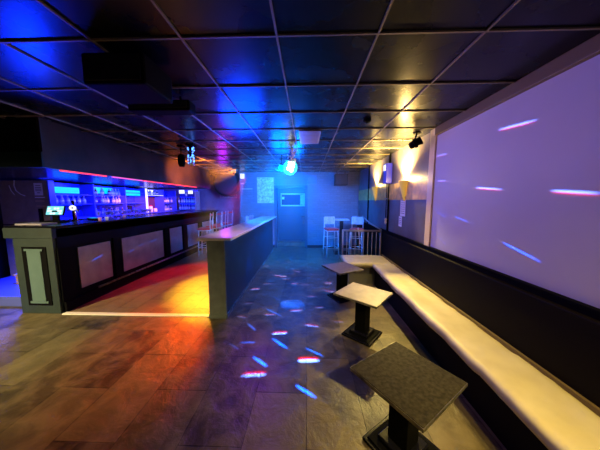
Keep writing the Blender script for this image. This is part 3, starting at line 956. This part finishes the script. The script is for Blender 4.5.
# tinsel pendant and disco light
tp = thing('mirror_pendant', 'glittering silver pendant hanging from the ceiling above the disco light', 'pendant', (-.28, 4.3, ZC - .013))
mb = MB()
for k in range(60):
    a, r_, zz = random.uniform(0, 6.28), random.uniform(.0, .09), -random.uniform(.0, .24)
    mb.box(-.012, .012, -.002, .002, -.02, .02, Matrix.Translation((r_ * math.cos(a), r_ * math.sin(a), zz - .02)) @ Matrix.Rotation(random.uniform(0, 6), 4, 'Z') @ Matrix.Rotation(random.uniform(-1, 1), 4, 'X'))
mb.build('mirror_flakes', M['tinsel'], tp)
MB().tube([(0, 0, 0), (0, 0, -.24)], .01).build('stem', M['chrome'], tp)

LX, LY, LZ = -.36, 4.9, 2.42
dl = thing('disco_light', 'brilliant cyan white globe light hanging in front of the blue back wall', 'disco light', (LX, LY, LZ))
gl = MB()
bmesh.ops.create_icosphere(gl.bm, subdivisions=2, radius=.16)
gl.build('globe', M['glob'], dl)
hl = MB()
for (dx_, dz_) in ((.0, .03), (.05, .0), (-.03, -.04), (.07, .07), (-.0, .1), (.03, -.08)):
    d_ = Vector((dx_, -.14, dz_)).normalized() * .158
    q = d_.to_track_quat('Z', 'Y').to_matrix().to_4x4()
    hl.lathe([(.04, 0), (.034, .012), (.0, .016)], n=14, mtx=Matrix.Translation(d_) @ q)
hl.build('lens_cluster', M['globhot'], dl, smooth=True)
gl = MB()
bmesh.ops.create_icosphere(gl.bm, subdivisions=2, radius=.055)
gl.build('side_lens', M['cyanglob'], dl, smooth=True, loc=(-.2, .02, .0))
MB().tube([(-.2, .02, .05), (-.2, .02, ZC - LZ - .013)], .008).tube([(0, 0, .15), (0, 0, ZC - LZ - .013)], .012).build('hanging_rods', M['black'], dl)


# beams of the disco light: one lamp with a procedural gobo, incl. an added window reflection
def gobo():
    pos_ = Vector((LX, LY - .24, LZ - .06))
    L = bpy.data.lights.new('disco_beams', 'POINT')
    L.shadow_soft_size = .008
    L.energy = 16000
    L.color = (1, 1, 1)
    o = bpy.data.objects.new('disco_beams', L)
    o.location = pos_
    C.objects.link(o)
    L.use_nodes = True
    nt = L.node_tree
    em = [n for n in nt.nodes if n.type == 'EMISSION'][0]
    geo = nt.nodes.new('ShaderNodeNewGeometry')
    S = []

    def add(p, q, wd, kind, k=1.0):
        S.append((p, q, wd, kind, k))
    fl = [(264, 307.5, 283, 317, 1, 'b', .7), (263, 315, 276, 315, 1, 'w', .6), (271, 334, 288, 333, 2, 'w', 1.2), (272, 338, 288, 349, 2, 'b', .9),
          (239, 342.5, 256, 342.5, 2, 'b', .5), (247, 323, 256, 331, 1.5, 'b', .6), (252, 356, 268, 367, 2.5, 'b', 1.2),
          (240, 376, 267, 374.5, 3, 'w', 1.0), (297, 361, 320, 360.5, 3, 'w', 1.3), (305, 348, 324, 356.5, 1.5, 'b', .6),
          (304, 325, 320, 327, 1.5, 'w', .6), (315, 308, 325, 307.5, 1, 'w', .5), (289, 311.5, 303, 310.5, 1.2, 'w', .7),
          (244, 303.5, 253, 303.5, 1, 'w', .4), (272, 296, 288, 304, 1, 'b', .5), (333, 322, 344, 322, 1.2, 'w', .4),
          (235, 316, 248, 318, 1, 'w', .4), (307, 297, 317, 297, 1, 'w', .5), (295, 385, 317, 398, 3, 'b', .9), (227, 342, 240, 350, 1.2, 'b', .3),
          (262, 284, 272, 284, .8, 'w', .35), (282, 279, 290, 279, .8, 'w', .35), (248, 290, 256, 290, .8, 'w', .3), (300, 285, 309, 285, .8, 'w', .35),
          (279, 289, 288, 293, .8, 'b', .3), (321, 290, 329, 290, .8, 'w', .3), (268, 272, 275, 272, .7, 'w', .3), (290, 270, 297, 270, .7, 'w', .3),
          (310, 274, 317, 274, .7, 'w', .3)]
    for u0, v0, u1, v1, wd, kd, k in fl:
        a, b = at_z(u0, v0, 0), at_z(u1, v1, 0)
        dpt = (a.y + b.y) / 2
        add(a, b, wd * dpt / F * (dpt / 1.7) * 1.1, kd, k)
    for u0, v0, u1, v1, wd, kd, k in [(498, 130, 540, 119, 2, 'w', .9), (475, 187.5, 504, 189.5, 1.8, 'w', .8), (550, 190.5, 604, 193.5, 2.2, 'w', 1.0),
                                     (502, 242, 543, 263, 2, 'b', 1.0), (454, 216, 470, 223, 1.2, 'b', .5), (439, 237, 447, 246, 1, 'b', .4),
                                     (437, 181, 447, 180.5, 1, 'w', .35), (434, 157, 449, 153, 1.2, 'w', .4), (437, 211, 446, 218, 1, 'b', .4),
                                     (412, 196, 419, 198, .8, 'w', .4), (424, 201, 430, 203, .8, 'b', .4), (410, 211, 415, 215, .8, 'b', .4), (423, 227, 428, 231, .8, 'b', .4)]:
        a, b = at_x(u0, v0, XR - .02), at_x(u1, v1, XR - .02)
        add(a, b, -wd * a.x / (F * 1.0) * 1.2 * (1 if u0 > 450 else 1.0), kd, k)
    for u0, v0, u1, v1 in [(92, 261, 104, 254), (139, 246, 144, 243.5), (150, 242, 158, 239), (129, 252, 135, 249), (173, 239, 178, 237), (190, 236, 195, 233), (128, 236.5, 140, 232)]:
        a, b = at_x(u0, v0, -3.7), at_x(u1, v1, -3.7)
        add(a, b, .018, 'b', .5)
    add(at_z(279, 304, 0), at_z(305, 304, 0), .34, 'b', .7)  # added square beam, stands in for the door window's floor reflection
    rg = random.Random(11)
    for k in range(22):
        u, v = rg.uniform(235, 330), rg.uniform(254, 292)
        ln = (v - 235) * .09
        a, b = at_z(u - ln, v, 0), at_z(u + ln, v + rg.choice((0, 0, 1.2)), 0)
        add(a, b, .05, rg.choice('bw'), 1.1)
    accR = accB = accG = None

    def dot(vec):
        n = nt.nodes.new('ShaderNodeVectorMath')
        n.operation = 'DOT_PRODUCT'
        nt.links.new(geo.outputs['Incoming'], n.inputs[0])
        n.inputs[1].default_value = [SGN * c for c in vec]
        return n.outputs['Value']

    def mth(op, a, b=None, c=None):
        n = nt.nodes.new('ShaderNodeMath')
        n.operation = op
        for i, v in enumerate((a, b, c)):
            if v is None:
                continue
            if isinstance(v, (int, float)):
                n.inputs[i].default_value = v
            else:
                nt.links.new(v, n.inputs[i])
        return n.outputs[0]

    def streak(a, b, wd, off=0.0):
        da, db = (a - pos_).normalized(), (b - pos_).normalized()
        c = (da + db).normalized()
        t = (db - da)
        hl_ = t.length / 2
        t.normalize()
        bn_ = c.cross(t).normalized()
        if bn_.z < 0:
            bn_ = -bn_
        dist = ((a + b) / 2 - pos_).length
        # thickness seen by the lamp
        hw_ = max(abs(wd) / dist * .5, .0022)
        x = dot(t / hl_)
        yv = dot(bn_ / hw_)
        if off:
            yv = mth('ADD', yv, off)
        f = dot(c)
        x2 = mth('MULTIPLY', x, x)
        s = mth('MULTIPLY_ADD', yv, yv, mth('MULTIPLY', x2, x2))
        v = mth('SUBTRACT', 1.0, s)
        v = mth('MAXIMUM', v, 0.0)
        return mth('MULTIPLY', v, mth('GREATER_THAN', f, 0.2)), dist

    SGN = -1.0 if GOBO_FLIP else 1.0
    for a, b, wd, kind, k in S:
        v, dist = streak(a, b, wd)
        kk = k * dist * dist / 16.0 * (.38 if wd < 0 else .75)
        if kind == 'w':
            r_, dist = streak(a, b, wd, 1.2)
            r_ = mth('MULTIPLY', r_, kk * .2)
            accR = r_ if accR is None else mth('ADD', accR, r_)
            accR = mth('ADD', accR, mth('MULTIPLY', v, kk * .09))
            g_ = mth('MULTIPLY', v, kk * .2)
        else:
            g_ = mth('MULTIPLY', v, kk * .09)
        accG = g_ if accG is None else mth('ADD', accG, g_)
        b_ = mth('MULTIPLY', v, kk)
        accB = b_ if accB is None else mth('ADD', accB, b_)
    cb = nt.nodes.new('ShaderNodeCombineColor')
    nt.links.new(accR, cb.inputs[0])
    nt.links.new(accG, cb.inputs[1])
    nt.links.new(accB, cb.inputs[2])
    nt.links.new(cb.outputs[0], em.inputs['Color'])
    em.inputs['Strength'].default_value = 1.0


GOBO_FLIP = False
gobo()

# ------------------------------------------------------------------ haze at the far end
hz = B(-2.4, 1.1, 4.2, 7.98, .02, ZC - .02).build('haze', None)
hz.data.materials.clear()
hm = bpy.data.materials.new('thin_haze')
hm.use_nodes = True
nt = hm.node_tree
for n in list(nt.nodes):
    if n.type != 'OUTPUT_MATERIAL':
        nt.nodes.remove(n)
vs = nt.nodes.new('ShaderNodeVolumeScatter')
vs.inputs['Color'].default_value = (1, 1, 1, 1)
vs.inputs['Density'].default_value = 0.028
nt.links.new(vs.outputs[0], nt.nodes['Material Output'].inputs['Volume'])
hz.data.materials.append(hm)
hz['kind'] = 'stuff'
tag(hz, 'thin smoke haze hanging at the far end of the room', 'haze')
